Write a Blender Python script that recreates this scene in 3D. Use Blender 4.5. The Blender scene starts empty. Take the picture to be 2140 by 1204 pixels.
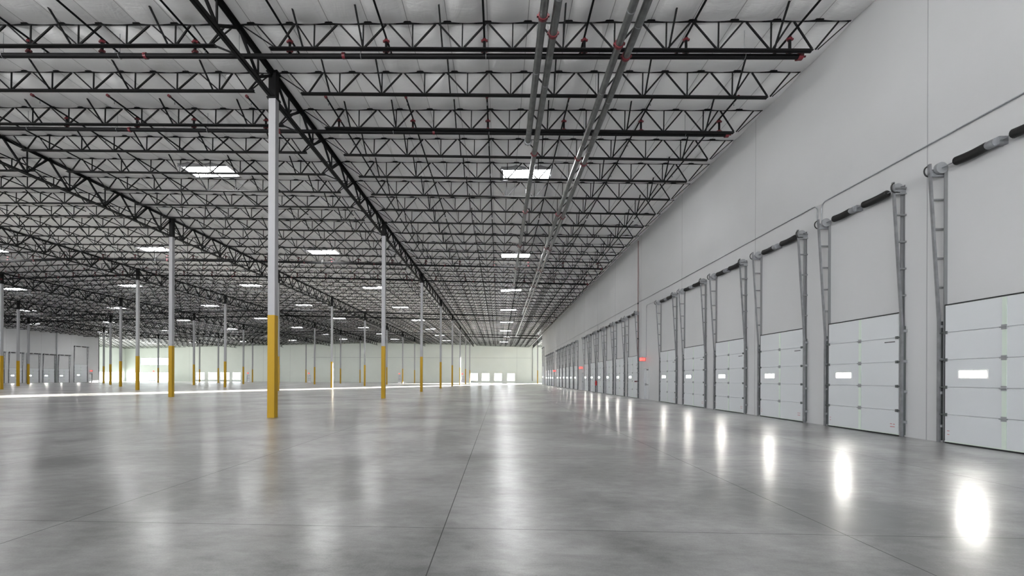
import bpy, math, random
from mathutils import Vector, Matrix
random.seed(7)
SC = bpy.context.scene
COL = SC.collection

# ------------------------------------------------------------------ survey
F_PX, CX, CY, YAW, ROLL, W, H = 946.524, 1003.727, 790.529, -0.04154, 0.00436, 2140, 1204
EYE = 1.4394                     # camera height
XW = 10.29                       # dock wall
XA, ROW, BAY, Y1 = -8.112, 15.334, 15.5666, 15.9108
JP = BAY / 7                     # joist pitch
YF = 143.0                       # far wall
YE = 109.4                       # end of both dock walls
XL = -100.1                      # opposite dock wall
XG = -122.0                      # glazed side wall behind it
XR = 33.0                        # wider part behind the dock wall
YB = -45.0
ROWX = [XA - i * ROW for i in range(6)]
GX = [XW] + ROWX + [XL, XG - .4]            # lines at which the roof is folded
GZ = [12.0, 12.40, 12.83, 13.13, 12.77, 12.42, 12.09, 11.77, 11.2]
GBOT = [11.40, 11.45, 11.83, 11.50, 11.12, 10.91]   # underside of the girders = top of the white columns

def roof(x):
    if x >= XW: return 12.0 - (x - XW) * .02
    for i in range(len(GX) - 1):
        if x >= GX[i + 1]:
            t = (x - GX[i + 1]) / (GX[i] - GX[i + 1]); return GZ[i + 1] + t * (GZ[i] - GZ[i + 1])
    return GZ[-1]

ONES = 'zeroth first second third fourth fifth sixth seventh eighth ninth tenth eleventh twelfth thirteenth fourteenth fifteenth sixteenth seventeenth eighteenth nineteenth'.split()
TENS = {2: 'twenty', 3: 'thirty', 4: 'forty', 5: 'fifty', 6: 'sixty', 7: 'seventy'}
TENTH = {2: 'twentieth', 3: 'thirtieth', 4: 'fortieth', 5: 'fiftieth', 6: 'sixtieth', 7: 'seventieth'}
def nth(n):
    if n < 20: return ONES[n]
    return TENTH[n // 10] if n % 10 == 0 else TENS[n // 10] + '-' + ONES[n % 10]

def project(X, Y, Z):
    xc = X * math.cos(YAW) - Y * math.sin(YAW); zc = X * math.sin(YAW) + Y * math.cos(YAW)
    if zc < .5: return None
    return CX + F_PX * xc / zc, CY - F_PX * (Z - EYE) / zc

# ------------------------------------------------------------------ materials
def mat(name, col, rough=.6, metal=0., spec=.5, bump=None, var=0., vscale=3.):
    m = bpy.data.materials.new(name); m.use_nodes = True
    nt = m.node_tree; b = nt.nodes['Principled BSDF']
    b.inputs['Base Color'].default_value = (*col, 1); b.inputs['Roughness'].default_value = rough
    b.inputs['Metallic'].default_value = metal; b.inputs['Specular IOR Level'].default_value = spec
    if var or bump:
        tc = nt.nodes.new('ShaderNodeNewGeometry')
        n = nt.nodes.new('ShaderNodeTexNoise'); n.inputs['Scale'].default_value = vscale; n.inputs['Detail'].default_value = 3
        nt.links.new(tc.outputs['Position'], n.inputs['Vector'])
        if var:
            r = nt.nodes.new('ShaderNodeValToRGB'); r.color_ramp.elements[0].position = .3; r.color_ramp.elements[1].position = .7
            r.color_ramp.elements[0].color = (*[c * (1 - var) for c in col], 1); r.color_ramp.elements[1].color = (*[min(1, c * (1 + var)) for c in col], 1)
            nt.links.new(n.outputs['Fac'], r.inputs['Fac']); nt.links.new(r.outputs['Color'], b.inputs['Base Color'])
        if bump:
            bp = nt.nodes.new('ShaderNodeBump'); bp.inputs['Strength'].default_value = bump; bp.inputs['Distance'].default_value = .02
            nt.links.new(n.outputs['Fac'], bp.inputs['Height']); nt.links.new(bp.outputs['Normal'], b.inputs['Normal'])
    return m

def emit(name, col, s):
    m = bpy.data.materials.new(name); m.use_nodes = True; nt = m.node_tree; nt.nodes.clear()
    e = nt.nodes.new('ShaderNodeEmission'); e.inputs['Color'].default_value = (*col, 1); e.inputs['Strength'].default_value = s
    o = nt.nodes.new('ShaderNodeOutputMaterial'); nt.links.new(e.outputs[0], o.inputs['Surface']); return m

def mnode(nt, op, a, b=None, c=None):
    n = nt.nodes.new('ShaderNodeMath'); n.operation = op
    for i, v in enumerate((a, b, c)):
        if v is None: continue
        if isinstance(v, (int, float)): n.inputs[i].default_value = v
        else: nt.links.new(v, n.inputs[i])
    return n.outputs[0]

def floor_material():
    m = bpy.data.materials.new('polished_concrete'); m.use_nodes = True
    nt = m.node_tree; b = nt.nodes['Principled BSDF']; L = nt.links
    g = nt.nodes.new('ShaderNodeNewGeometry'); sx = nt.nodes.new('ShaderNodeSeparateXYZ'); L.new(g.outputs['Position'], sx.inputs[0])
    def noise(scale, detail=4, rough=.55, dist=0., sc=(1, 1, 1)):
        mp = nt.nodes.new('ShaderNodeMapping'); mp.inputs['Scale'].default_value = sc; L.new(g.outputs['Position'], mp.inputs['Vector'])
        n = nt.nodes.new('ShaderNodeTexNoise'); n.inputs['Scale'].default_value = scale; n.inputs['Detail'].default_value = detail
        n.inputs['Roughness'].default_value = rough; n.inputs['Distortion'].default_value = dist
        L.new(mp.outputs[0], n.inputs['Vector']); return n.outputs['Fac']
    big = noise(.28, 4, .6, .5); mid = noise(.9, 7, .66, .5, (.8, .8, 1)); fine = noise(7, 5, .72, .3, (.45, 1, 1)); grit = noise(70, 2)
    v = mnode(nt, 'ADD', mnode(nt, 'MULTIPLY', big, .38), mnode(nt, 'MULTIPLY', mid, .36))
    v = mnode(nt, 'ADD', v, mnode(nt, 'MULTIPLY', fine, .18)); v = mnode(nt, 'ADD', v, mnode(nt, 'MULTIPLY', grit, .08))
    r = nt.nodes.new('ShaderNodeValToRGB'); e = r.color_ramp.elements
    e[0].position = .43; e[0].color = (.12, .12, .122, 1); e[1].position = .57; e[1].color = (.32, .32, .32, 1)
    L.new(v, r.inputs['Fac'])
    # slabs poured one by one differ a little in tone; saw-cut joints between them
    JX, JY, X0, Y0 = 3.745, 3.8917, -.525, 4.33
    ux = mnode(nt, 'DIVIDE', mnode(nt, 'SUBTRACT', sx.outputs[0], X0), JX); uy = mnode(nt, 'DIVIDE', mnode(nt, 'SUBTRACT', sx.outputs[1], Y0), JY)
    cv = nt.nodes.new('ShaderNodeCombineXYZ'); L.new(mnode(nt, 'FLOOR', ux), cv.inputs[0]); L.new(mnode(nt, 'FLOOR', uy), cv.inputs[1])
    wn = nt.nodes.new('ShaderNodeTexWhiteNoise'); wn.noise_dimensions = '3D'; L.new(cv.outputs[0], wn.inputs['Vector'])
    tone = mnode(nt, 'ADD', mnode(nt, 'MULTIPLY', wn.outputs['Value'], .14), .93)
    def line(u, pitch, w):
        d = mnode(nt, 'ABSOLUTE', mnode(nt, 'SUBTRACT', u, mnode(nt, 'ROUND', u)))
        return mnode(nt, 'LESS_THAN', mnode(nt, 'MULTIPLY', d, pitch), w)
    ln = mnode(nt, 'MAXIMUM', line(ux, JX, .0045), line(uy, JY, .0038))
    mx = nt.nodes.new('ShaderNodeMix'); mx.data_type = 'RGBA'; mx.blend_type = 'MULTIPLY'; mx.inputs[0].default_value = 1
    L.new(r.outputs[0], mx.inputs[6]); L.new(tone, mx.inputs[7])
    m2 = nt.nodes.new('ShaderNodeMix'); m2.data_type = 'RGBA'; L.new(ln, m2.inputs[0]); L.new(mx.outputs[2], m2.inputs[6]); m2.inputs[7].default_value = (.05, .05, .05, 1)
    # pale scuffs
    sc = noise(1.6, 5, .75, .8, (.25, 1.6, 1)); rr = nt.nodes.new('ShaderNodeMapRange'); rr.inputs[1].default_value = .64; rr.inputs[2].default_value = .80
    rr.inputs[3].default_value = 0; rr.inputs[4].default_value = .09; L.new(sc, rr.inputs[0])
    m3 = nt.nodes.new('ShaderNodeMix'); m3.data_type = 'RGBA'; L.new(rr.outputs[0], m3.inputs[0]); L.new(m2.outputs[2], m3.inputs[6]); m3.inputs[7].default_value = (.42, .42, .42, 1)
    L.new(m3.outputs[2], b.inputs['Base Color'])
    ro = nt.nodes.new('ShaderNodeMapRange'); ro.inputs[1].default_value = .3; ro.inputs[2].default_value = .7; ro.inputs[3].default_value = .30; ro.inputs[4].default_value = .44
    L.new(mid, ro.inputs[0]); L.new(mnode(nt, 'ADD', ro.outputs[0], mnode(nt, 'MULTIPLY', ln, .4)), b.inputs['Roughness'])
    bp = nt.nodes.new('ShaderNodeBump'); bp.inputs['Strength'].default_value = .03; bp.inputs['Distance'].default_value = .02
    L.new(noise(5.0, 3, .6, .6, (.35, 1, 1)), bp.inputs['Height']); L.new(bp.outputs[0], b.inputs['Normal'])
    b.inputs['Specular IOR Level'].default_value = .5
    b.inputs['Coat Weight'].default_value = .55; b.inputs['Coat IOR'].default_value = 1.45
    cr = nt.nodes.new('ShaderNodeMapRange'); cr.inputs[1].default_value = .3; cr.inputs[2].default_value = .7; cr.inputs[3].default_value = .16; cr.inputs[4].default_value = .262
    L.new(big, cr.inputs[0]); L.new(cr.outputs[0], b.inputs['Coat Roughness'])
    return m

def ceiling_material():
    m = bpy.data.materials.new('white_insulation_facing'); m.use_nodes = True
    nt = m.node_tree; b = nt.nodes['Principled BSDF']; L = nt.links
    b.inputs['Base Color'].default_value = (.93, .93, .93, 1); b.inputs['Roughness'].default_value = .30
    g = nt.nodes.new('ShaderNodeNewGeometry')
    def noise(scale, detail, dist, sc):
        mp = nt.nodes.new('ShaderNodeMapping'); mp.inputs['Scale'].default_value = sc; L.new(g.outputs['Position'], mp.inputs['Vector'])
        n = nt.nodes.new('ShaderNodeTexNoise'); n.inputs['Scale'].default_value = scale; n.inputs['Detail'].default_value = detail; n.inputs['Distortion'].default_value = dist
        L.new(mp.outputs[0], n.inputs['Vector']); return n.outputs['Fac']
    hgt = mnode(nt, 'ADD', noise(1.1, 3, 1.2, (1, .5, 1)), mnode(nt, 'MULTIPLY', noise(4, 2, 1.5, (.4, 1.5, 1)), .22))
    bp = nt.nodes.new('ShaderNodeBump'); bp.inputs['Strength'].default_value = .24; bp.inputs['Distance'].default_value = .16
    L.new(hgt, bp.inputs['Height']); L.new(bp.outputs[0], b.inputs['Normal'])
    # dark tape line along each blanket seam
    sx = nt.nodes.new('ShaderNodeSeparateXYZ'); L.new(g.outputs['Position'], sx.inputs[0])
    u = mnode(nt, 'DIVIDE', mnode(nt, 'ADD', sx.outputs[0], .4), 1.216); d = mnode(nt, 'ABSOLUTE', mnode(nt, 'SUBTRACT', u, mnode(nt, 'ROUND', u)))
    ln = mnode(nt, 'LESS_THAN', d, .009)
    mx = nt.nodes.new('ShaderNodeMix'); mx.data_type = 'RGBA'; L.new(ln, mx.inputs[0]); mx.inputs[6].default_value = (.93, .93, .93, 1); mx.inputs[7].default_value = (.42, .42, .42, 1)
    L.new(mx.outputs[2], b.inputs['Base Color'])
    return m

def glass_material(name='window_glass', t_=(.93, .95, .95, 1)):
    m = bpy.data.materials.new(name); m.use_nodes = True; nt = m.node_tree; nt.nodes.clear()
    t = nt.nodes.new('ShaderNodeBsdfTransparent'); t.inputs[0].default_value = t_
    gl = nt.nodes.new('ShaderNodeBsdfGlossy'); gl.inputs['Roughness'].default_value = .02
    mx = nt.nodes.new('ShaderNodeMixShader'); mx.inputs[0].default_value = .06
    nt.links.new(t.outputs[0], mx.inputs[1]); nt.links.new(gl.outputs[0], mx.inputs[2])
    o = nt.nodes.new('ShaderNodeOutputMaterial'); nt.links.new(mx.outputs[0], o.inputs['Surface']); return m

M = dict(
    floor=floor_material(), ceiling=ceiling_material(), glass=glass_material(), tinted=glass_material('tinted_storefront_glass', (.42, .45, .45, 1)),
    wall=mat('white_wall_paint', (.50, .505, .513), .55, var=.025, vscale=.4, bump=.05),
    farwall=mat('pale_wall_paint', (.66, .69, .64), .6, var=.02, vscale=.3),
    groove=mat('grey_sealant', (.33, .33, .34), .8),
    steel=mat('charcoal_steel_primer', (.011, .011, .0115), .55, spec=.10),
    black=mat('black_steel_pipe', (.007, .007, .0075), .55, spec=.08),
    white=mat('white_column_paint', (.29, .29, .30), .5, spec=.3),
    yellow=mat('yellow_safety_paint', (.38, .225, .010), .55, spec=.2),
    red=mat('red_coupling_paint', (.11, .008, .014), .45),
    galv=mat('galvanised_steel', (.30, .31, .325), .40, metal=.5, var=.18, vscale=6),
    pipe=mat('galvanised_pipe', (.14, .145, .145), .32, metal=.7, var=.25, vscale=4),
    track=mat('zinc_track_steel', (.22, .225, .235), .42, metal=.45, var=.15, vscale=6),
    angle=mat('weathered_steel_angle', (.19, .195, .20), .5, metal=.3),
    dgalv=mat('dull_galvanised_steel', (.30, .31, .32), .5, metal=.4),
    door=mat('door_panel_white', (.56, .58, .60), .45),
    stile=mat('pale_green_galvanised', (.60, .68, .61), .35, metal=.25),
    rubber=mat('black_rubber', (.012, .012, .012), .6),
    spring=mat('oiled_spring_steel', (.018, .018, .018), .4),
    frame=mat('grey_door_frame', (.50, .51, .52), .5),
    mandoor=mat('grey_man_door', (.60, .61, .62), .5),
    alum=mat('dark_window_frame', (.10, .11, .11), .4, metal=.3),
    sticker=mat('red_sticker', (.45, .06, .06), .6), paper=mat('white_paper', (.75, .75, .75), .7), ink=mat('dark_print', (.06, .06, .06), .7),
    lens=emit('skylight_daylight', (1, 1, 1), 37.),
    lite=emit('sunlit_door_glass', (1.0, .97, .90), 40.),
    riser=mat('dull_red_pipe', (.13, .045, .045), .5),
    exit=emit('exit_sign_red', (1.0, .06, .05), 4.0), exitbox=mat('exit_sign_housing', (.75, .20, .18), .5),  # housing colour reddened to carry the glow of the sign
    extinguisher=mat('extinguisher_red', (.45, .012, .012), .3),
)

# ------------------------------------------------------------------ mesh helpers
class MB:
    def __init__(s): s.v = []; s.f = []; s.m = []; s.mi = 0; s.mats = []; s.sm = []; s.smooth = False
    def use(s, name):
        if name not in s.mats: s.mats.append(name)
        s.mi = s.mats.index(name); return s
    def add(s, vs, fs):
        b = len(s.v); s.v += [tuple(p) for p in vs]
        for f in fs: s.f.append([b + i for i in f]); s.m.append(s.mi); s.sm.append(s.smooth)
    def box(s, x0, x1, y0, y1, z0, z1):
        s.add([(x0, y0, z0), (x1, y0, z0), (x1, y1, z0), (x0, y1, z0), (x0, y0, z1), (x1, y0, z1), (x1, y1, z1), (x0, y1, z1)],
              [(0, 3, 2, 1), (4, 5, 6, 7), (0, 1, 5, 4), (1, 2, 6, 5), (2, 3, 7, 6), (3, 0, 4, 7)]); return s
    def cham(s, x0, x1, y0, y1, z0, z1, c):     # box whose +y face has chamfered edges
        s.add([(x0, y0, z0), (x1, y0, z0), (x1, y0, z1), (x0, y0, z1), (x0, y1 - c, z0), (x1, y1 - c, z0), (x1, y1 - c, z1), (x0, y1 - c, z1),
               (x0 + c, y1, z0 + c), (x1 - c, y1, z0 + c), (x1 - c, y1, z1 - c), (x0 + c, y1, z1 - c)],
              [(0, 1, 2, 3), (8, 11, 10, 9), (0, 4, 5, 1), (1, 5, 6, 2), (2, 6, 7, 3), (3, 7, 4, 0), (4, 8, 9, 5), (5, 9, 10, 6), (6, 10, 11, 7), (7, 11, 8, 4)]); return s
    def bar(s, p, q, w, h, up=(0, 0, 1), off=(0, 0)):   # rectangular bar from p to q; w sideways, h along up
        p, q = Vector(p), Vector(q); d = (q - p).normalized(); up = Vector(up)
        a = d.cross(up)
        if a.length < 1e-4: a = d.cross(Vector((1, 0, 0)))
        a.normalize(); u = a.cross(d).normalized()
        o = a * off[0] + u * off[1]
        vs = []
        for e in (p, q):
            for i, j in ((-1, -1), (1, -1), (1, 1), (-1, 1)): vs.append(e + o + a * (i * w / 2) + u * (j * h / 2))
        s.add(vs, [(0, 1, 2, 3), (7, 6, 5, 4), (0, 4, 5, 1), (1, 5, 6, 2), (2, 6, 7, 3), (3, 7, 4, 0)]); return s
    def chord(s, p, q, leg, th, gap, side=1):   # pair of steel angles back to back; flange on the side given (1 top, -1 bottom)
        for k in (-1, 1):
            s.bar(p, q, leg, th, off=(k * (gap / 2 + leg / 2), side * (leg / 2 - th / 2)))
            s.bar(p, q, th, leg - th, off=(k * (gap / 2 + th / 2), -side * th / 2))
        return s
    def tube(s, pts, r, n=10, cap=True):
        pts = [Vector(p) for p in pts]; rings = []; prev = None
        rr = r if isinstance(r, (list, tuple)) else [r] * len(pts)
        for i, p in enumerate(pts):
            d = (pts[min(i + 1, len(pts) - 1)] - pts[max(i - 1, 0)]).normalized()
            a = prev if prev is not None else (d.cross(Vector((0, 0, 1))) if abs(d.z) < .9 else d.cross(Vector((1, 0, 0))))
            a = (a - d * a.dot(d)).normalized(); prev = a; c = d.cross(a)
            rings.append([p + (a * math.cos(t) + c * math.sin(t)) * rr[i] for t in [2 * math.pi * j / n for j in range(n)]])
        vs = [v for ring in rings for v in ring]; fs = []
        for i in range(len(pts) - 1):
            for j in range(n): fs.append((i * n + j, i * n + (j + 1) % n, (i + 1) * n + (j + 1) % n, (i + 1) * n + j))
        sm = s.smooth; s.smooth = True; s.add(vs, fs); s.smooth = False
        if cap: s.add(rings[0], [tuple(reversed(range(n)))]); s.add(rings[-1], [tuple(range(n))])
        s.smooth = sm; return s
    def quad(s, *p): s.add(p, [tuple(range(len(p)))]); return s
    def mesh(s, name):
        me = bpy.data.meshes.new(name); me.from_pydata(s.v, [], s.f)
        for n in s.mats: me.materials.append(M[n])
        me.polygons.foreach_set('material_index', s.m); me.polygons.foreach_set('use_smooth', s.sm); me.update(); return me

def new(material): return MB().use(material)
def obj(name, me, parent=None, loc=None, label=None):
    if isinstance(me, MB): me = me.mesh(name)
    o = bpy.data.objects.new(name, me); COL.objects.link(o)
    if parent is not None: o.parent = parent
    if loc is not None: o.location = loc
    if label: o['label'] = label
    return o
def tag(o, label, cat, group=None):
    o['label'] = label; o['category'] = cat; o['kind'] = 'thing'
    if group: o['group'] = group
    return o
def thing(name, label, cat, loc=(0, 0, 0), rz=0., group=None):
    o = bpy.data.objects.new(name, None); COL.objects.link(o); o.location = loc; o.rotation_euler = (0, 0, rz); o.empty_display_size = .1
    return tag(o, label, cat, group)
def struct(name, me, label=None, parent=None):
    o = obj(name, me, parent)
    if parent is None: o['kind'] = 'structure'
    if label: o['label'] = label
    return o

def holed_wall(axis, c, th, u0, u1, z0, z1, holes, material):
    """wall slab on the plane axis = c, thickness th (signed), pierced by rectangles (ua, ub, za, zb)"""
    mb = new(material)
    us = sorted({u0, u1} | {h[i] for h in holes for i in (0, 1)}); zs = sorted({z0, z1} | {h[i] for h in holes for i in (2, 3)})
    P = (lambda u, d, z: (c + d, u, z)) if axis == 'x' else (lambda u, d, z: (u, c + d, z))
    for a, b in zip(us, us[1:]):
        for e, f in zip(zs, zs[1:]):
            mu, mz = (a + b) / 2, (e + f) / 2
            if any(h[0] < mu < h[1] and h[2] < mz < h[3] for h in holes): continue
            mb.quad(P(a, 0, e), P(b, 0, e), P(b, 0, f), P(a, 0, f)); mb.quad(P(a, th, e), P(a, th, f), P(b, th, f), P(b, th, e))
    for a, b, e, f in list(holes) + [(u0, u1, z0, z1)]:
        mb.quad(P(a, 0, e), P(a, th, e), P(a, th, f), P(a, 0, f)); mb.quad(P(b, 0, e), P(b, 0, f), P(b, th, f), P(b, th, e))
        mb.quad(P(a, 0, f), P(a, th, f), P(b, th, f), P(b, 0, f)); mb.quad(P(a, 0, e), P(b, 0, e), P(b, th, e), P(a, th, e))
    return mb

# ------------------------------------------------------------------ room shell
fl = new('floor'); fl.quad((XG - .3, YB, 0), (XR + .3, YB, 0), (XR + .3, YF + .3, 0), (XG - .3, YF + .3, 0)); struct('floor', fl)

RDOORS = [9.59 + 3.67 * k for k in range(6)] + [35.15 + 3.67 * k for k in range(6)] + [60.72 + 3.67 * k for k in range(6)] + [86.5 + 3.67 * k for k in range(4)]
RTALL = 105.6
RMAN = [32.1, 56.25, 82.9]
LDOORS = [86.2, 89.72, 93.2, 96.66, 100.13]; LTALL = 104.33
holes = [(y - 1.19, y + 1.19, 0, 3.08) for y in RDOORS] + [(RTALL - 1.6, RTALL + 1.6, 0, 4.22)] + [(y - .47, y + .47, 0, 2.2) for y in RMAN]
struct('wall_right', holed_wall('x', XW, .22, YB, YE, 0, 12.35, holes, 'wall'))
holes = [(y - 1.19, y + 1.19, 0, 3.08) for y in LDOORS] + [(LTALL - 1.6, LTALL + 1.6, 0, 4.22), (106.55, 107.45, 0, 2.2)]
struct('wall_left', holed_wall('x', XL, -.22, YB, YE, 0, 12.1, holes, 'wall'))
RWIN = [(-9.09, -6.7), (-5.46, -3.03), (-1.53, .9), (2.54, 4.96)]
LWIN = [(-98.2, -95.5), (-94.2, -91.3), (-90.1, -87.2), (-86.1, -83.5)]
FMAN = [-80.9, -60.9, -31.6, -11.5]
holes = [(a, b, .62, 3.04) for a, b in RWIN] + [(a, b, .55, 3.0) for a, b in LWIN] + [(x - .5, x + .5, 0, 2.2) for x in FMAN]
holes += [(-121.6, -105.5, 0.02, 2.96), (-116.8, -107.5, 5.25, 7.6), (13.6, 20.2, 0.02, 9.4)]
struct('wall_far', holed_wall('y', YF, .25, XG - .3, XR + .3, 0, 13.4, holes, 'farwall'))
struct('wall_left_glazed', holed_wall('x', XG, -.25, YE - .2, YF + .25, 0, 12.0, [(YE + 1, YF - .6, .02, 2.96)], 'farwall'))
struct('wall_left_return', holed_wall('y', YE, -.22, XG - .25, XL, 0, 12.1, [], 'wall'))
struct('wall_right_return', holed_wall('y', YE, -.22, XW, XR + .25, 0, 12.3, [], 'wall'))
struct('wall_right_recess', holed_wall('x', XR, .25, YE - .2, YF + .25, 0, 12.0, [(YE + 4, YF - 4, .02, 3.4)], 'wall'))

# insulation ceiling: blankets sagging between seams, pinned at every joist
def ceiling():
    mb = new('ceiling'); step = 1.216 / 8
    sky = [(x, y) for x, y in SKY]
    xs = []; x = -.4 - 1.216 * 101
    while x < XR + .6: xs.append(x); x += step if x > -62 else step * 2
    ys = [YB, -20, 0]
    k = -4
    while True:
        y0 = Y1 + (k - 1) * JP
        if y0 > YF + .3: break
        for t in (0, .05, .13, .3, .5, .7, .87, .95):
            if y0 + t * JP > 1: ys.append(y0 + t * JP)
        k += 1
    ys.append(YF + .3)
    n = len(xs); vs = []; fs = []
    for y in ys:
        q = (y - Y1) / JP; q -= math.floor(q); e = min(q, 1 - q)          # 0 at a joist
        for x in xs:
            u = (x + .4) / 1.216; c = abs(math.sin(math.pi * u))
            wob = math.sin(x * 1.7 + y * 2.3) * .012 + math.sin(x * .63 - y * 1.1) * .012
            hb = math.sin(math.floor(u) * 12.9898 + math.floor((y - Y1) / JP) * 78.233) * 43758.5453; hb -= math.floor(hb)
            am = min(1, e / .22); am = am * am * (3 - 2 * am)
            gd = min(abs(x - g_) for g_ in ROWX); am *= .12 + .88 * min(1, max(0, gd - .15) / .6)
            sag = .060 * c ** .5 + am * ((.035 + .07 * hb) * c ** .85 + .01) + wob * am * min(1, c * 2)
            z = roof(x) - sag
            vs.append((x, y, z))
    near_sky = lambda my: [q for q in sky if abs(q[1] - my) < 2]
    for j in range(len(ys) - 1):
        for i in range(n - 1):
            mx, my = (xs[i] + xs[i + 1]) / 2, (ys[j] + ys[j + 1]) / 2
            if any(abs(mx - sx_) < 1.30 and abs(my - sy_) < .66 for sx_, sy_ in near_sky(my)): continue
            fs.append((j * n + i, (j + 1) * n + i, (j + 1) * n + i + 1, j * n + i + 1))
    mb.smooth = True; mb.add(vs, fs)
    mb.smooth = False; mb.use('wall')
    a, b = XG - .3, XR + .3       # roof deck above, so that no daylight leaks in
    gx = [b] + GX
    for x0, x1 in zip(gx, gx[1:]): mb.quad((x0, YB, roof(x0) + .25), (x1, YB, roof(x1) + .25), (x1, YF + .4, roof(x1) + .25), (x0, YF + .4, roof(x0) + .25))
    return mb
SKY = []
bayx = [1.36] + [XA - ROW * (i - .5) + .25 for i in range(1, 7)]
for b in range(7):
    for n in range(-1 if b < 3 else 0, 8):
        SKY.append((bayx[b], Y1 + (3.5 + 7 * n) * JP))
struct('ceiling', ceiling())

# panel joints cast into the walls
tn = 0
def seam_x(x, y, z1, nx):
    global tn; tn += 1
    struct('trim_%d' % tn, new('groove').box(min(x, x + nx * .004), max(x, x + nx * .004), y - .011, y + .011, 0, z1))
for k in range(14):
    y = 11.35 + 7.34 * k
    if y < YE - 2 and min(abs(y - m) for m in RMAN) > .6 and min(abs(y - d) for d in RDOORS + [RTALL]) > 1.45: seam_x(XW, y, 11.9, -1)
for y in (87.97, 95.0, 101.9): seam_x(XL, y, 11.6, 1)
for x in (-67.2, -52.5, -45, -24.4, 5.6, -76, -100.5):
    tn += 1; struct('trim_%d' % tn, new('groove').box(x - .02, x + .02, YF - .004, YF, 0, 11.5))

# windows in the far wall: dark frame, one clear pane each
def window(no, x0, x1, z0, z1, nx=1, gl='glass'):
    fr = new('alum'); t = .06
    fr.box(x0, x1, YF + .06, YF + .14, z0, z0 + t).box(x0, x1, YF + .06, YF + .14, z1 - t, z1).box(x0, x0 + t, YF + .06, YF + .14, z0 + t, z1 - t).box(x1 - t, x1, YF + .06, YF + .14, z0 + t, z1 - t)
    for i in range(1, nx):
        xm = x0 + (x1 - x0) * i / nx; fr.box(xm - .03, xm + .03, YF + .06, YF + .14, z0 + t, z1 - t)
    w = struct('window_%d' % no, fr)
    pane = new(gl).quad((x0 + t, YF + .1, z0 + t), (x1 - t, YF + .1, z0 + t), (x1 - t, YF + .1, z1 - t), (x0 + t, YF + .1, z1 - t))
    struct('window_pane', pane, parent=w); return w
wn = 0
for a, b in RWIN: wn += 1; window(wn, a, b, .62, 3.04)
for a, b in LWIN: wn += 1; window(wn, a, b, .55, 3.0)
wn += 1; window(wn, -116.8, -107.5, 5.25, 7.6, nx=3, gl='tinted')
wn += 1; w = window(wn, -121.6, -105.5, .02, 2.96, nx=9, gl='tinted')
# glass entrance door with its dark stiles inside that glazing
dx0, dx1 = -114.3, -111.4
dd = new('alum').box(dx0, dx0 + .12, YF - .02, YF + .06, .1, 2.5).box(dx1 - .9, dx1 - .75, YF - .02, YF + .06, .1, 2.5).box(dx0, dx1, YF - .02, YF + .06, .1, .3).box(dx0, dx1, YF - .02, YF + .06, 2.4, 2.5)
o = struct('door_9', dd, 'dark framed glass entrance door in the storefront glazing')
wn += 1; window(wn, 13.6, 20.2, .02, 9.4, nx=4)
def side_window(no, X, y0, y1, z0, z1, n, s):
    fr = new('alum'); a, b = sorted((X + s * .06, X + s * .14))
    fr.box(a, b, y0, y1, z0, z0 + .06).box(a, b, y0, y1, z1 - .06, z1)
    for i in range(n + 1):
        y = y0 + (y1 - y0) * i / n; fr.box(a, b, max(y0, y - .03), min(y1, y + .03), z0 + .06, z1 - .06)
    w = struct('window_%d' % no, fr); c = X + s * .1
    struct('window_pane', new('tinted').quad((c, y0, z0), (c, y1, z0), (c, y1, z1), (c, y0, z1)), parent=w)
wn += 1; side_window(wn, XG, YE + 1, YF - .6, .02, 2.96, 14, -1)
wn += 1; side_window(wn, XR, YE + 4, YF - 4, .02, 3.4, 10, 1)

# personnel doors
def man_door(no, origin, rz):
    fr = new('frame').box(-.55, -.45, -.2, .02, 0, 2.28).box(.45, .55, -.2, .02, 0, 2.28).box(-.45, .45, -.2, .02, 2.18, 2.28)
    d = struct('door_%d' % no, fr); d.location = origin; d.rotation_euler = (0, 0, rz)
    struct('door_leaf', new('mandoor').cham(-.445, .445, -.16, -.11, .01, 2.175, .006), parent=d)
    struct('door_handle', new('dgalv').box(-.40, .30, -.11, -.05, 1.0, 1.07).box(.32, .40, -.11, -.02, .98, 1.12), parent=d)
    struct('door_closer', new('alum').box(-.30, .12, -.11, -.03, 2.04, 2.12), parent=d)
    return d
dn = 0
for y in RMAN: dn += 1; man_door(dn, (XW, y, 0), math.pi / 2)
for x in FMAN: dn += 1; man_door(dn, (x, YF, 0), math.pi)
dn += 1; man_door(dn, (XL, 107.0, 0), -math.pi / 2)

# exit signs
def exit_mesh():
    b = new('exitbox').box(-.20, .20, -.03, .03, 0, .24).box(-.02, .02, -.02, .02, .24, .30)
    return b.mesh('exit_sign')
def letters_mesh():
    L = new('exit'); y0, y1 = -.036, -.031
    def st(x0, z0, x1, z1, w=.022):
        L.bar((x0, (y0 + y1) / 2, z0), (x1, (y0 + y1) / 2, z1), w, y1 - y0, up=(0, 1, 0))
    zb, zt = .045, .195; zm = .12
    x = -.165; st(x, zb, x, zt); st(x, zb + .01, x + .065, zb + .01); st(x, zm, x + .055, zm); st(x, zt - .01, x + .065, zt - .01)
    x = -.08; st(x, zb, x + .075, zt); st(x, zt, x + .075, zb)
    x = .03; st(x + .005, zb, x + .005, zt)
    x = .07; st(x, zt - .01, x + .08, zt - .01); st(x + .04, zb, x + .04, zt)
    return L.mesh('lettering')
EXM, EXL = exit_mesh(), letters_mesh()
def exit_sign(loc, rz, label, s=1.):
    t = thing('exit_sign', label, 'sign', loc, rz, 'lit red exit signs'); t.scale = (s, s, s)
    obj('housing', EXM, t); obj('lettering', EXL, t, label='glowing red letters EXIT')
exit_sign((XW - .23, 32.3, 2.68), 0, 'red EXIT sign above the personnel door behind the sixth dock door', 1.1)
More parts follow.
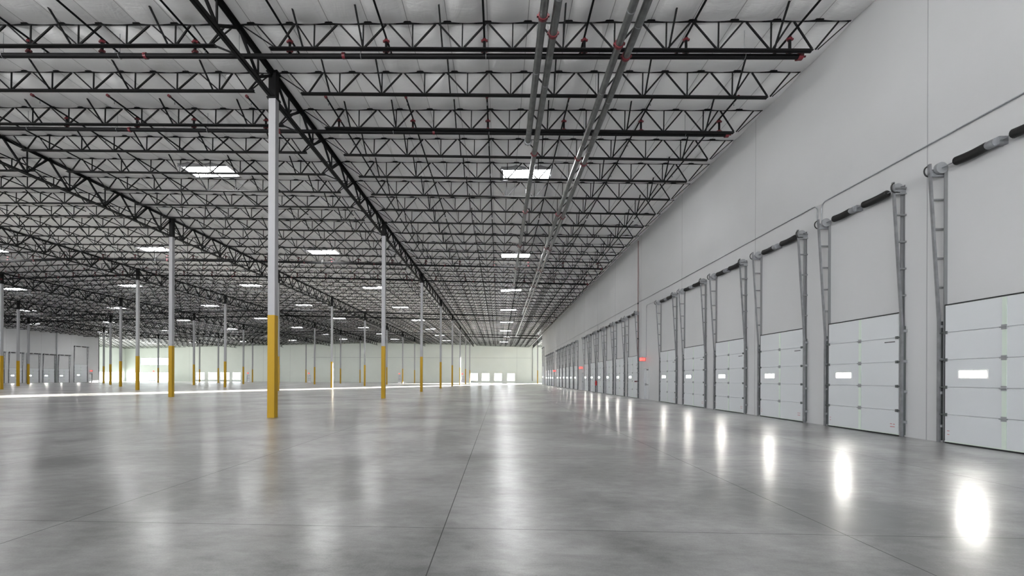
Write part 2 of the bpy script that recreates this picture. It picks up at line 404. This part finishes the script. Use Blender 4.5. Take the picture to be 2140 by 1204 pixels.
exit_sign((XW - .23, 56.3, 2.62), 0, 'red EXIT sign above the second personnel door along the dock wall', 1.2)
exit_sign((XW - .23, 83.0, 2.66), 0, 'red EXIT sign above the third and deepest personnel door of the dock wall', 1.3)
for i, x in enumerate(FMAN):
    exit_sign((x - .1, YF - .05, 2.6), 0, 'red EXIT sign on the far wall, ' + ('beside the four bright windows next to the storefront', 'second along from the storefront', 'third along from the storefront', 'beside the four windows near the dock wall')[i], 1.3)
exit_sign((XL + .25, 107.0, 2.65), 0, 'red EXIT sign at the end of the opposite dock wall by the glazing', 1.4)
exit_sign((-112.4, YF - .05, 3.1), 0, 'red EXIT sign above the glass entrance door', 1.3)

# ------------------------------------------------------------------ columns and girders
ROWN = ['first', 'second', 'third', 'fourth', 'fifth', 'sixth']
NCOL = 8
def column_meshes(i):
    zb, zt = GBOT[i], GZ[i + 1] - .06; w = .125
    sh = new('white').box(-w, w, -w, w, 0, zb).mesh('shaft')
    yb = new('yellow').box(-w - .003, w + .003, -w - .003, w + .003, 0.0, 3.655).mesh('painted_band')
    hd = new('steel').box(-w - .004, w + .004, -w - .004, w + .004, zb, zt)
    hd.box(-w - .05, w + .05, -w - .05, w + .05, zb - .03, zb + .02); hd.box(-.2, .2, -.17, .17, zt - .03, zt + .03)
    return sh, yb, hd.mesh('column_head')
def first_seen(i):        # which grid line of row i first shows in the frame
    for n in range(1, 9):
        p = project(ROWX[i], Y1 + (n - 1) * BAY, 3.)
        if p and p[0] > -30: return n
for i in range(6):
    ms = column_meshes(i); c = 0
    for n in range(first_seen(i), 9):
        c += 1
        lab = 'white column with yellow base, %s from the front in the %s row from dock wall' % (nth(c), ROWN[i])
        t = thing('steel_column', lab, 'column', (ROWX[i], Y1 + (n - 1) * BAY, 0), 0, 'yellow based steel columns')
        for nm, me in zip(('shaft', 'painted_band', 'column_head'), ms): obj(nm, me, t)
# the lone column and girder beyond the end of the dock wall
t = thing('steel_column', 'white column with yellow base standing alone beyond the end of the dock wall', 'column', (10.55, Y1 + 7 * BAY, 0), 0, 'yellow based steel columns')
w = .125
obj('shaft', new('white').box(-w, w, -w, w, 0, 11.0), t); obj('painted_band', new('yellow').box(-w - .003, w + .003, -w - .003, w + .003, 0, 3.655), t); obj('column_head', new('steel').box(-w, w, -w, w, 11.0, 11.9), t)

def girder_parts(i, length, np_, zb=None, zt=None):
    """girder along +Y from the column at the origin"""
    zt = (GZ[i + 1] if zt is None else zt) - .10; zb = GBOT[i] if zb is None else zb
    P = length / np_
    top = new('steel').chord((0, 0, zt - .055), (0, length, zt - .055), .11, .014, .03, 1)
    bot = new('steel').chord((0, 0.12, zb + .05), (0, length - .12, zb + .05), .10, .014, .03, -1)
    dz, vt = [], []
    for k in range(np_):
        m = (k + .5) * P
        dz.append(new('steel').bar((.03, k * P + .05, zt - .08), (.03, m, zb + .06), .075, .075, up=(1, 0, 0)))
        dz.append(new('steel').bar((-.03, (k + 1) * P - .05, zt - .08), (-.03, m, zb + .06), .085, .06, up=(1, 0, 0)))
        vt.append(new('steel').bar((0, m + .05, zb + .06), (0, m + .05, zt - .08), .05, .05, up=(1, 0, 0)))
    return top, bot, dz, vt
def join(mbs):
    r = new('steel')
    for m in mbs: r.add(m.v, m.f)
    return r
for i in range(6):
    top, bot, dz, vt = girder_parts(i, BAY, 7)
    tm, bm = top.mesh('top_chord'), bot.mesh('bottom_chord'); web = join(dz + vt).mesh('web')
    dm = [d.mesh('web_diagonal') for d in dz]; vm = [v.mesh('web_vertical') for v in vt]
    c = 0
    for n in range(0, 9):
        y = Y1 + (n - 1) * BAY
        if n == 8:            # last, longer span to the far wall
            L = YF - y; a, b, d2, v2 = girder_parts(i, L, 8); mm = (a.mesh('top_chord'), b.mesh('bottom_chord'), join(d2 + v2).mesh('web'))
        else: mm = (tm, bm, web)
        ok = any((p := project(ROWX[i], y + f * BAY, GBOT[i])) and -20 < p[0] < 2160 and p[1] > -60 for f in (0, .25, .5, .75, 1))
        if not ok: continue
        c += 1
        t = thing('joist_girder', 'charcoal lattice girder over the %s column row, %s span from the front' % (ROWN[i], nth(c)), 'girder', (ROWX[i], y, 0), 0, 'lattice girders over the column rows')
        obj('top_chord', mm[0], t); obj('bottom_chord', mm[1], t)
        if (i == 0 and n <= 2) or (i == 1 and n in (1, 2)) :
            for m_ in dm: obj('web_diagonal', m_, t)
            for m_ in vm: obj('web_vertical', m_, t)
        else: obj('web', mm[2], t)
a, b, d2, v2 = girder_parts(0, YF - YE, 14, 11.0, 11.95)
t = thing('joist_girder', 'charcoal lattice girder continuing the line of the dock wall to the far wall', 'girder', (10.55, YE, 0), 0, 'lattice girders over the column rows')
obj('top_chord', a, t); obj('bottom_chord', b, t); obj('web', join(d2 + v2), t)

# ------------------------------------------------------------------ roof joists
BAYN = ['between dock wall and first column row'] + ['between %s and %s column rows' % (ROWN[i], ROWN[i + 1]) for i in range(5)] + ['between sixth column row and opposite wall']
BX = [(XA, XW)] + [(ROWX[i + 1], ROWX[i]) for i in range(5)] + [(XL, ROWX[5])]
def joist_template(b):
    """local: x from the bay's low-x side, z absolute; y = 0 is the joist line, -y towards the camera"""
    x0, x1 = BX[b]; L = x1 - x0
    zt = lambda x: roof(x0 + min(max(x, .001), L - .001)) - .015
    if b == 0: zb = lambda x: 11.63 - .0300 * x
    else: zb = lambda x: zt(x) - .72 + .05 * x / L
    zt0, zt1 = zt(0), zt(L)
    top = new('steel').chord((.05, 0, zt0 - .030), (L - .05, 0, zt1 - .030), .048, .01, .02, 1)
    s0 = 1.0; s1 = L - (1.15 if b == 0 else .72)
    bot = new('steel').chord((s0, 0, zb(s0)), (s1, 0, zb(s1)), .07, .01, .025, -1)
    if b == 0: nodes = [1.24] + [2.39 + 1.52 * j for j in range(10)] + [17.3]
    else:
        n = int((L - 4.2) / 1.52) + 1; nodes = [1.2] + [2.35 + j * (L - 4.35) / (n - 1) for j in range(n)] + [L - .95]
    dg, vt, br = [], [], []
    mids = [.55] + [(p + q) / 2 for p, q in zip(nodes, nodes[1:])] + [L - .35]
    D = lambda xa, xb, w: new('steel').bar((xa, 0, zt(xa) - .06), (xb, 0, zb(xb) + .03), w, .04, up=(0, 1, 0))
    for j, x in enumerate(nodes):
        dg.append(D(mids[j] + .05, x - .05, .042)); dg.append(D(mids[j + 1] - .05, x + .05, .05))
        if 0 < j < len(nodes) - 1: vt.append(new('steel').bar((x, 0, zb(x) + .03), (x + .01, 0, zt(x) - .06), .036, .036, up=(0, 1, 0)))
    dg.append(D(.12, nodes[0] - .1, .028)); dg.append(D(L - .1, nodes[-1] + .12, .028))
    bx = [2.04, 3.91, 6.35, 9.98, 13.11, 16.16] if b == 0 else [4.35, 6.98, 9.97, 13.10]
    for x in bx:
        if x < L - .3: br.append(new('steel').bar((x, -.02, zb(x) + .02), (x - .02, -.74, zt(x) - .05), .045, .045, up=(1, 0, 0)))
    kick = new('steel').bar((s1 - .1, 0, zb(s1) + .02), (L - .12, 0, max(GBOT[b - 1] + .05, zb(s1) - .5) if b else zb(s1)), .045, .045, up=(0, 1, 0)) if b else None
    return top, bot, dg, vt, br, kick
JT = [joist_template(b) for b in range(7)]
def jsize(b, k):
    y = Y1 + (k - 1) * JP; x0, x1 = BX[b]; tot = 0
    for j in range(24):
        xa = x0 + (x1 - x0) * j / 24; xb = x0 + (x1 - x0) * (j + 1) / 24
        p, q = project(xa, y, roof(xa) - .7), project(xb, y, roof(xb) - .7)
        if not p or not q: continue
        if p[0] > W + 5 or q[0] < -5 or p[1] < -40: continue
        tot += (min(q[0], W) - max(p[0], 0)) * F_PX * .75 / y
    return tot
allj = []
KMAX = int((YF - .5 - Y1) / JP) + 1
for b in range(7):
    for k in range(0, KMAX + 1):
        sz = jsize(b, k)
        if sz > 1: allj.append((sz, b, k))
allj.sort(reverse=True)
chosen = {(b, k): r for r, (sz, b, k) in enumerate(allj[:300])}
JM = []
for top, bot, dg, vt, br, kick in JT:
    d = dict(top=top.mesh('top_chord'), bot=bot.mesh('bottom_chord'), web=join(dg + vt).mesh('web'), dg=[m.mesh('web_diagonal') for m in dg], vt=[m.mesh('web_vertical') for m in vt],
             br=[m.mesh('kicker_brace') for m in br], brj=join(br).mesh('bracing'), kick=kick.mesh('end_brace') if kick else None)
    d['all'] = join([top, bot] + dg + vt + br).mesh('roof_joist'); JM.append(d)
rest = new('steel')
for b in range(7):
    c = 0
    for k in range(0, KMAX + 1):
        y = Y1 + (k - 1) * JP
        if (b, k) in chosen:
            c += 1; r = chosen[(b, k)]
            lab = 'charcoal roof joist, %s from the front, %s' % (nth(c), BAYN[b])
            if r < 150:
                t = thing('roof_joist', lab, 'joist', (BX[b][0], y, 0), 0, 'roof joists ' + BAYN[b])
                obj('top_chord', JM[b]['top'], t); obj('bottom_chord', JM[b]['bot'], t)
                if r < 26:
                    for m_ in JM[b]['dg']: obj('web_diagonal', m_, t)
                    for m_ in JM[b]['vt']: obj('web_vertical', m_, t)
                    for m_ in JM[b]['br']: obj('kicker_brace', m_, t)
                else:
                    obj('web', JM[b]['web'], t)
                    for m_ in JM[b]['br']: obj('kicker_brace', m_, t)
                if JM[b]['kick'] and k % 2 == 0: obj('end_brace', JM[b]['kick'], t)
            else:
                o = obj('roof_joist', JM[b]['all'], None, (BX[b][0], y, 0)); tag(o, lab, 'joist', 'roof joists ' + BAYN[b])
        elif any(a[1] == b and a[2] == k for a in allj):
            for mb_ in [JT[b][0], JT[b][1]] + JT[b][2] + JT[b][3]:
                rest.add([(v[0] + BX[b][0], v[1] + y, v[2]) for v in mb_.v], mb_.f)
# joists of the two recesses beyond the ends of the dock walls
for x0, x1 in ((XG, XL), (XW + .6, XR)):
    for j in range(15):
        y = YE + 1 + JP * j
        rest.bar((x0, y, roof(x0) - .06), (x1, y, roof(x1) - .06), .13, .06); rest.bar((x0 + .6, y, roof(x0) - .75), (x1 - .6, y, roof(x1) - .75), .13, .06)
        n = int((x1 - x0) / 1.5)
        for q in range(n):
            xa = x0 + .3 + (x1 - x0 - .6) * q / n; xm = xa + (x1 - x0 - .6) / n / 2; xb = xa + (x1 - x0 - .6) / n
            rest.bar((xa, y, roof(xa) - .08), (xm, y, roof(xm) - .74), .04, .04); rest.bar((xm, y, roof(xm) - .74), (xb, y, roof(xb) - .08), .04, .04)
o = obj('roof_steelwork', rest); o['kind'] = 'stuff'; o['label'] = 'remaining tiny charcoal joists in the depth of the roof'; o['category'] = 'roof steel'

# ------------------------------------------------------------------ skylights
sk_frame = new('white'); a_, b_ = 1.30, .66
for s in (-1, 1):
    sk_frame.box(-a_, a_, s * b_ - .05, s * b_ + .11, -.16, .16); sk_frame.box(s * a_ - .06, s * a_ + .12, -b_, b_, -.16, .16)
sk_frame = sk_frame.mesh('skylight_frame')
sk_lens = new('lens').box(-a_ + .03, a_ - .03, -b_ + .03, b_ - .03, -.10, -.07).mesh('diffuser')
cnt = {}
for x, y in SKY:
    p = project(x, y, roof(x) - .1)
    if p and y > 16 and p[0] < -30: continue
    b = min(range(7), key=lambda i: abs(bayx[i] - x)); cnt[b] = cnt.get(b, 0) + (y > 16)
    t = thing('skylight', 'bright skylight in the ceiling, %s from the front, %s' % (nth(cnt[b]), BAYN[b]) if y > 16 else 'bright skylight in the ceiling near the open front end', 'skylight', (x, y, roof(x) + .02), 0, 'bright skylights in the ceiling')
    obj('skylight_frame', sk_frame, t); obj('diffuser', sk_lens, t)

# ------------------------------------------------------------------ sprinkler pipes
def main_z(x):        # cross mains hang just under the joists and follow the roof slope
    return roof(x) - .80 - (.10 if x > XA else .0) * min(1, (x - XA) / 18) - (.0 if x > XA else .02)
MAINS = [(13.98, -1), (18.35, 1), (40.4, -1), (46.9, 1), (72.0, -1), (78.4, 1), (104.0, -1), (110.4, 1)]
bxs = [8.68 - 3.06 * k for k in range(6)]
for i in range(6): bxs += [XA - ROW * i - d for d in (1.57, 4.63, 7.08, 10.14, 13.2)]
def coupling(c, axis, r):
    p = Vector(c); d = Vector(axis) * .045
    mb = new('red').tube([p - d, p + d], r * 1.28, 12)
    side = Vector((0, 0, 1)).cross(Vector(axis)).normalized()
    mb.bar(p - side * r * 1.55, p + side * r * 1.55, .06, .05)
    return mb
for mi, (my, way) in enumerate(MAINS):
    t = thing('sprinkler_main', 'black sprinkler cross main under the joists, %s from the front' % nth(mi + 1), 'pipe', (0, my, 0), 0, 'sprinkler cross mains')
    xe = XW - 1.35; pts = [(xe, 0, main_z(xe))] + [(x, 0, main_z(x)) for x in ROWX] + [(XL + 1, 0, main_z(XL + 1))]
    obj('pipe', new('black').tube(pts, .075, 12), t)
    cap = new('red').tube([(xe - .03, 0, main_z(xe)), (xe + .10, 0, main_z(xe))], .105, 12); cap.bar((xe + .02, -.15, main_z(xe)), (xe + .02, .15, main_z(xe)), .08, .06); cap.tube([(xe + .1, 0, main_z(xe)), (xe + .2, 0, main_z(xe))], .03, 8)
    obj('end_cap', cap, t)
    if mi < 4:
        for j in range(12):
            x = -4.9 - 6.4 * j + (2.2 if mi % 2 else 0); obj('coupling', coupling((x, 0, main_z(x)), (1, 0, 0), .075), t)
        for j in range(24):
            x = 7.2 - 3.9 * j + .15; z = main_z(x)
            hg = new('galv').tube([(x, 0, z + .12), (x, 0, roof(x) - .06)], .008, 6)
            hg.tube([(x, .09 * math.cos(a), z + .01 + .105 * math.sin(a)) for a in [math.pi * 2 * q / 12 for q in range(13)]], .007, 5, cap=False)
            obj('hanger', hg, t)
    # branch lines at right angles, fed by short risers
    ends = {0: (1.0, 14.75), 1: (16.95, 29.6), 2: (29.9, 41.0), 3: (45.6, 59.5), 4: (60, 72.6), 5: (77.2, 91), 6: (91.5, 104.6), 7: (109.2, 140)}[mi]
    bc = 0
    for x in bxs:
        y0, y1 = ends; zb = roof(x) - (.27 if mi < 2 else .32)
        pe = project(x, y1, zb); ps = project(x, max(y0, 8), zb)
        vis = [project(x, y0 + (y1 - y0) * q / 10, zb) for q in range(11)]
        if not any(p and -10 < p[0] < 2150 and p[1] > -10 for p in vis): continue
        bc += 1
        lab = 'black sprinkler branch line, %s from the dock wall, on the %s cross main' % (nth(bc), nth(mi + 1))
        t = thing('sprinkler_branch', lab, 'pipe', (x, my, 0), 0, 'sprinkler branch lines')
        a, b = y0 - my, y1 - my
        pipe = new('black').tube([(0, a, zb), (0, b, zb)], .032, 8)
        zr = main_z(x)
        if mi < 4:
            obj('pipe', pipe, t)
            obj('riser', new('black').tube([(0, 0, zr + .05), (0, 0, zb - .02)], .042, 8), t)
            obj('riser_coupling', new('red').tube([(0, 0, zr + .10), (0, 0, zr + .17)], .068, 10).bar((-.10, 0, zr + .135), (.10, 0, zr + .135), .05, .05), t)
            obj('riser_coupling', new('red').tube([(0, 0, zb - .14), (0, 0, zb - .07)], .068, 10).bar((-.10, 0, zb - .105), (.10, 0, zb - .105), .05, .05), t)
            e = b if way < 0 else a; sgn = 1 if way < 0 else -1
            obj('end_cap', new('red').tube([(0, e - sgn * .03, zb), (0, e + sgn * .06, zb)], .055, 10), t)
            hy = e - sgn * .28
            while min(a, b) + .2 < hy < max(a, b) - .05:
                obj('sprinkler_head', new('dgalv').tube([(0, hy, zb - .02), (0, hy, zb - .10), (0, hy, zb - .14)], [.014, .012, .022], 6), t)
                hy -= sgn * 3.0
                if mi >= 2 and abs(hy - e) > 7: break
        else:
            pipe.tube([(0, 0, zr + .05), (0, 0, zb - .02)], .042, 8); obj('pipe', pipe, t)
            obj('end_cap', new('red').tube([(0, (b if way < 0 else a) - .05, zb), (0, (b if way < 0 else a) + .05, zb)], .05, 8), t)

# four galvanised supply pipes running the length of the aisle
PIPES = [(1.10, 18.05, 11.81, 'shortest galvanised supply pipe with a flanged end, hung under the joists'), (1.43, 47.0, 12.42, 'galvanised supply pipe running beside and past the short flanged one'),
         (3.33, 65.7, 12.88, 'galvanised supply pipe on the aisle side of the pair near the dock wall'), (3.66, 102.8, 13.38, 'longest galvanised supply pipe, the one closest to the dock wall')]
PZ = 10.85
for x, ye, c0, lab in PIPES:
    t = thing('supply_pipe', lab, 'pipe', (x, 0, PZ), 0, 'galvanised supply pipes')
    obj('pipe', new('pipe').tube([(0, 4, 0), (0, ye, 0)], .105, 20), t)
    fl_ = new('dgalv').tube([(0, ye - .05, 0), (0, ye + .03, 0)], .15, 16)
    for q in range(8): a = q * math.pi / 4; fl_.tube([(.14 * math.cos(a), ye - .09, .14 * math.sin(a)), (.14 * math.cos(a), ye + .06, .14 * math.sin(a))], .018, 6)
    obj('end_flange', fl_, t)
    y = c0
    while y < min(ye, 60): obj('coupling', coupling((0, y, 0), (0, 1, 0), .105), t, label='red grooved coupling'); y += 6.6
    y = c0 - 1.2
    while y < min(ye, 40):
        obj('strap', new('galv').tube([(0, y, 0), (0, y + .03, 0)], .1085, 20), t)
        k = round((y - Y1) / JP); yj = Y1 + k * JP
        obj('hanger_rod', new('galv').tube([(0, yj + .06, .1), (0, yj + .06, roof(x) - PZ - .1)], .008, 6), t); y += 3.3

# ------------------------------------------------------------------ dock doors
def dock_door_parts(w, h, top, nsec):
    """local: x along the wall, +y into the room, origin on the floor at the wall face"""
    P = []; hw = w / 2; sh = (h - .03) / nsec
    for k in range(nsec):
        z0 = .03 + k * sh
        P.append(('panel', new('door').cham(-hw, hw, .05, .078, z0 + .003, z0 + sh - .003, .010).box(-hw, hw, .004, .05, z0 - .0, z0 + sh), None, 'white insulated door section'))
    P.append(('bottom_seal', new('rubber').box(-hw, hw, .035, .07, .0, .03), None, None))
    P.append(('top_shadow_line', new('rubber').box(-hw, hw, .0, .088, h, h + .022), None, None))  # added black strip standing in for the shadow line above the door
    P.append(('bottom_rail', new('stile').box(-hw, hw, .078, .084, .034, .055), None, None))
    st = new('stile')
    for k in range(nsec):
        z0 = .03 + k * sh; st.box(-.042, .042, .078, .088, z0 + .03, z0 + sh - .02)
    P.append(('center_stile', st, None, 'pale green galvanised centre stile'))
    for k in range(1, nsec):
        z = .03 + k * sh
        P.append(('hinge', new('dgalv').box(-.05, .05, .088, .10, z - .05, z + .05).tube([(-.07, .105, z), (.07, .105, z)], .016, 6), None, None))
        for s in (-1, 1):
            P.append(('roller_bracket', new('alum').box(s * (hw - .03) - .03, s * (hw - .03) + .03, .078, .11, z - .035, z + .035).tube([(s * (hw - .02), .10, z), (s * (hw + .09), .10, z)], .018, 6), None, None))
    zl = .03 + (2.47 if nsec == 5 else 2.45) * sh
    P.append(('vision_panel', new('lite').box(.33, .90, .078, .086, zl - .07, zl + .07), None, 'glowing window slot full of daylight'))
    P.append(('vision_frame', new('paper').box(.30, .93, .076, .084, zl - .10, zl - .07).box(.30, .93, .076, .084, zl + .07, zl + .10).box(.30, .33, .076, .084, zl - .07, zl + .07).box(.90, .93, .076, .084, zl - .07, zl + .07), None, None))
    P.append(('sticker', new('ink').box(-hw + .10, -hw + .42, .078, .0795, h - sh - .11, h - sh - .085), None, 'dark line of small print'))
    P.append(('sticker', new('sticker').box(-hw + .10, -hw + .24, .078, .0795, .22, .235).box(-hw + .10, -hw + .15, .078, .0795, .29, .305).box(-hw + .18, -hw + .24, .078, .0795, .29, .305), None, 'tiny red sticker marks'))
    P.append(('sticker', new('sticker').box(hw - .11, hw - .06, .078, .0795, .20, .212).box(hw - .11, hw - .06, .078, .0795, .28, .292), None, 'tiny red sticker marks'))
    nr = 5
    zk = h - .35
    for s in (-1, 1):
        wa = new('angle').box(min(s * (hw + .03), s * (hw + .085)), max(s * (hw + .03), s * (hw + .085)), .0, .012, 0, top)
        wa.box(min(s * (hw + .03), s * (hw + .045)), max(s * (hw + .03), s * (hw + .045)), .012, .075, 0, top)
        P.append(('wall_angle', wa, None, None))
        xr = s * (hw + .12)
        rail = new('track').bar((xr, .10, 0), (xr, .10, zk), .055, .045, up=(0, 1, 0)).bar((xr, .10, zk), (xr, .33, top + .05), .055, .045, up=(0, 1, 0))
        rail.use('alum').box(xr - .02, xr + .02, .02, .075, .05, zk)
        P.append(('slanted_rail', rail, None, None))
        for q in range(nr):
            z = zk + (top - .1 - zk) * (q + 1.15) / (nr + .15); y = .10 + .23 * (z - zk) / (top + .05 - zk)
            P.append(('rung', new('angle').bar((xr, .012, z), (xr, y, z), .045, .04), 'slanted_rail', None))
        for q in range(4):
            z = .35 + (zk - .5) * q / 3; P.append(('track_bracket', new('dgalv').box(xr - .06, xr + .05, .012, .09, z, z + .06), 'slanted_rail', None))
    zs = top - .08; ys = .155
    P.append(('shaft', new('galv').tube([(-hw - .22, ys, zs), (hw + .22, ys, zs)], .014, 8), None, None))
    for a, b in ((.26, .92), (-.98, -.20)):
        k = w / 2.46; n = 46; pts = [(k * (a + (b - a) * j / n), ys, zs - .018 * math.sin(math.pi * j / n)) for j in range(n + 1)]; rr = [.094 if j % 2 else .080 for j in range(n + 1)]
        P.append(('torsion_spring', new('spring').tube(pts, rr, 14), None, 'black torsion spring'))
    P.append(('center_bracket', new('galv').box(.02, .10, .0, .18, zs - .08, zs + .08).tube([(.10, ys, zs), (.26, ys, zs)], .085, 12), None, None))
    for s in (-1, 1):
        P.append(('cable_drum', new('dgalv').tube([(s * (hw + .0), ys, zs), (s * (hw + .07), ys, zs)], .13, 18), None, None))
        P.append(('bearing_plate', new('galv').box(s * (hw + .10) - .01, s * (hw + .10) + .01, .0, .30, zs - .16, zs - .03).box(s * (hw + .1) - .03, s * (hw + .1) + .03, 0, .32, zs - .17, zs - .14), None, None))
        P.append(('cable_loop', new('rubber').tube([(s * (hw + .16), .33 + .10 * math.sin(a) - .02, zs - .02 + .12 * math.cos(a)) for a in [math.pi * (.1 + 1.0 * q / 8) for q in range(9)]] + [(s * (hw + .10), ys, zs - .12)], .016, 6), None, None))
    return [(n, mb.mesh(n), par, lab) for n, mb, par, lab in P]
DD = dock_door_parts(2.46, 3.15, 6.40, 5); DT = dock_door_parts(3.3, 4.30, 8.65, 6)
def dock_door(parts, loc, rz, label, group):
    t = thing('sectional_dock_door', label, 'dock door', loc, rz, group); last = None
    for n, me, par, lab in parts:
        o = obj(n, me, last if par else t, None, lab)
        if n == 'slanted_rail': last = o
for i, y in enumerate(RDOORS):
    dock_door(DD, (XW, y, 0), math.pi / 2, 'white sectional dock door with window slot, %s from the front along the near dock wall' % nth(i + 1), 'dock doors in the near wall')
dock_door(DT, (XW, RTALL, 0), math.pi / 2, 'taller white drive-in door at the very end of the near dock wall', 'dock doors in the near wall')
for i, y in enumerate(LDOORS):
    dock_door(DD, (XL, y, 0), -math.pi / 2, 'white sectional dock door on the opposite wall, %s before the taller drive-in door' % nth(len(LDOORS) - i), 'dock doors in the opposite wall')
dock_door(DT, (XL, LTALL, 0), -math.pi / 2, 'taller white drive-in door on the opposite wall beside the storefront glazing', 'dock doors in the opposite wall')

# ------------------------------------------------------------------ conduits and small wall fittings
def conduit(pts, r, label, material='galv'):
    o = obj('conduit', new(material).tube(pts, r, 8)); return tag(o, label, 'conduit')
X = XW - .03
def bend(y0, z0, y1, z1, s=1):      # quarter bend from running along the wall to running down
    return [(X, y0 + (y1 - y0) * math.sin(a), z1 + (z0 - z1) * math.cos(a)) for a in [math.pi / 2 * q / 5 for q in range(6)]]
conduit([(X, 3, 7.08)] + bend(14.70, 7.08, 14.90, 6.88) + [(X, 14.90, 6.47)], .017, 'thin grey conduit on the wall above the first two dock doors')
conduit([(X, 108.5, 7.1)] + bend(15.28, 7.08, 15.08, 6.88) + [(X, 15.08, 6.47)], .017, 'long thin grey conduit running along the dock wall above the deeper doors')
conduit([(X, 30.4, 6.56)] + bend(31.9, 6.59, 32.1, 6.39) + [(X, 32.1, 2.95)], .015, 'thin conduit dropping to the EXIT sign behind the sixth dock door')
conduit([(X, 47.7, 7.1), (X, 47.7, 6.45)], .014, 'short conduit stub dropping between the fourth and fifth doors of the second door group')
o = obj('conduit', new('dgalv').tube([(-60, YF - .03, 7.87), (10, YF - .03, 7.87)], .03, 8)); tag(o, 'thin conduit line across the far wall at mid height', 'conduit')
sp = thing('standpipe', 'thin dull red riser pipe on the dock wall beside the personnel door', 'pipe', (XW - .09, 33.82, 0))
obj('pipe', new('riser').tube([(0, 0, .05), (0, 0, 11.6)], .024, 10), sp)
for z in (1.25, 2.2, 4.4, 7.0): obj('coupling', new('rubber').tube([(0, 0, z - .05), (0, 0, z + .05)], .05, 10), sp)
obj('valve', new('red').tube([(0, 0, 1.25), (-.18, 0, 1.25)], .035, 8).tube([(-.18, -.08, 1.25), (-.18, .08, 1.25)], .05, 8), sp)
fe = thing('fire_extinguisher', 'small red fire extinguisher hung between dock doors of the second group', 'fire extinguisher', (XW - .12, 48.0, .72))
obj('cylinder', new('extinguisher').tube([(0, 0, 0), (0, 0, .03), (0, 0, .42), (0, 0, .50), (0, 0, .54)], [.07, .095, .095, .05, .03], 14), fe); obj('valve', new('rubber').box(-.03, .03, -.05, .05, .54, .60).tube([(0, .05, .58), (-.09, .08, .40), (-.10, .08, .15)], .012, 6), fe)
ds = thing('downspout', 'grey roof drain pipe on the opposite wall between the dock doors', 'pipe', (XL + .15, 98.35, 0)); obj('pipe', new('dgalv').tube([(0, 0, .02), (0, 0, 11.4)], .11, 12), ds); obj('clamp', new('galv').box(-.15, .13, -.13, .13, 4, 4.08), ds)
ds = thing('downspout', 'dark drain pipe on the far wall near the lone column', 'pipe', (10.45, YF - .12, 0)); obj('pipe', new('alum').tube([(0, 0, .6), (0, 0, 11.2)], .07, 10), ds); obj('clamp', new('alum').box(-.1, .1, -.05, .12, 5, 5.08), ds)

# ------------------------------------------------------------------ light
wd = bpy.data.worlds.new('sky_and_ground_fill'); SC.world = wd; wd.use_nodes = True
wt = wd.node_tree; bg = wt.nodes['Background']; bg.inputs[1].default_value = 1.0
# pale hazy sky; brighter half below the horizon added to light the ceiling
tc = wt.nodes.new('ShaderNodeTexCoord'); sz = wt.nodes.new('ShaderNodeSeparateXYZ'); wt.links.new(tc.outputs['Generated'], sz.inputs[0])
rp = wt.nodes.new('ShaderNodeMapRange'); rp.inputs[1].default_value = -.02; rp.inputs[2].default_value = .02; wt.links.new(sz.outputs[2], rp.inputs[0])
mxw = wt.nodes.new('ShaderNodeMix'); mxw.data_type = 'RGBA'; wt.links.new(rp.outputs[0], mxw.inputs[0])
GROUND_FILL, SKYL = 9.5, 3.2
mxw.inputs[6].default_value = (GROUND_FILL, GROUND_FILL, GROUND_FILL * .99, 1); mxw.inputs[7].default_value = (SKYL * .94, SKYL * .98, SKYL * 1.03, 1)
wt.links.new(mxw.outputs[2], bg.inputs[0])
sun = bpy.data.lights.new('low_sun', 'SUN'); sun.energy = 160; sun.angle = math.radians(.6); sun.color = (1, .95, .84)
so = bpy.data.objects.new('low_sun', sun); COL.objects.link(so); so.location = (20, 160, 20)
el = math.radians(4.0); d = Vector((-.42 * math.cos(el), -.907 * math.cos(el), -math.sin(el)))
so.rotation_euler = d.to_track_quat('-Z', 'Y').to_euler()

# ------------------------------------------------------------------ camera
cam = bpy.data.cameras.new('camera'); co = bpy.data.objects.new('camera', cam); COL.objects.link(co); SC.camera = co
cam.sensor_fit = 'HORIZONTAL'; cam.sensor_width = 36; cam.lens = F_PX / W * 36
cam.shift_x = (W / 2 - CX) / W; cam.shift_y = (CY - H / 2) / W; cam.clip_end = 1000; cam.clip_start = .05
fwd = Vector((math.sin(YAW), math.cos(YAW), 0)); rgt = Vector((math.cos(YAW), -math.sin(YAW), 0)); up = Vector((0, 0, 1))
c, s = math.cos(ROLL), math.sin(ROLL); r2 = rgt * c + up * s; u2 = up * c - rgt * s
m = Matrix((r2, u2, -fwd)).transposed().to_4x4(); m.translation = (0, 0, EYE); co.matrix_world = m

SC.view_settings.view_transform = 'Standard'; SC.view_settings.look = 'None'; SC.view_settings.gamma = 1; SC.view_settings.use_curve_mapping = False
SC.view_settings.exposure = 1.08
SC.cycles.max_bounces = 7; SC.cycles.diffuse_bounces = 5; SC.cycles.glossy_bounces = 3; SC.cycles.transparent_max_bounces = 8
SC.cycles.caustics_reflective = False; SC.cycles.caustics_refractive = False; SC.cycles.sample_clamp_indirect = 6; SC.cycles.use_denoising = True
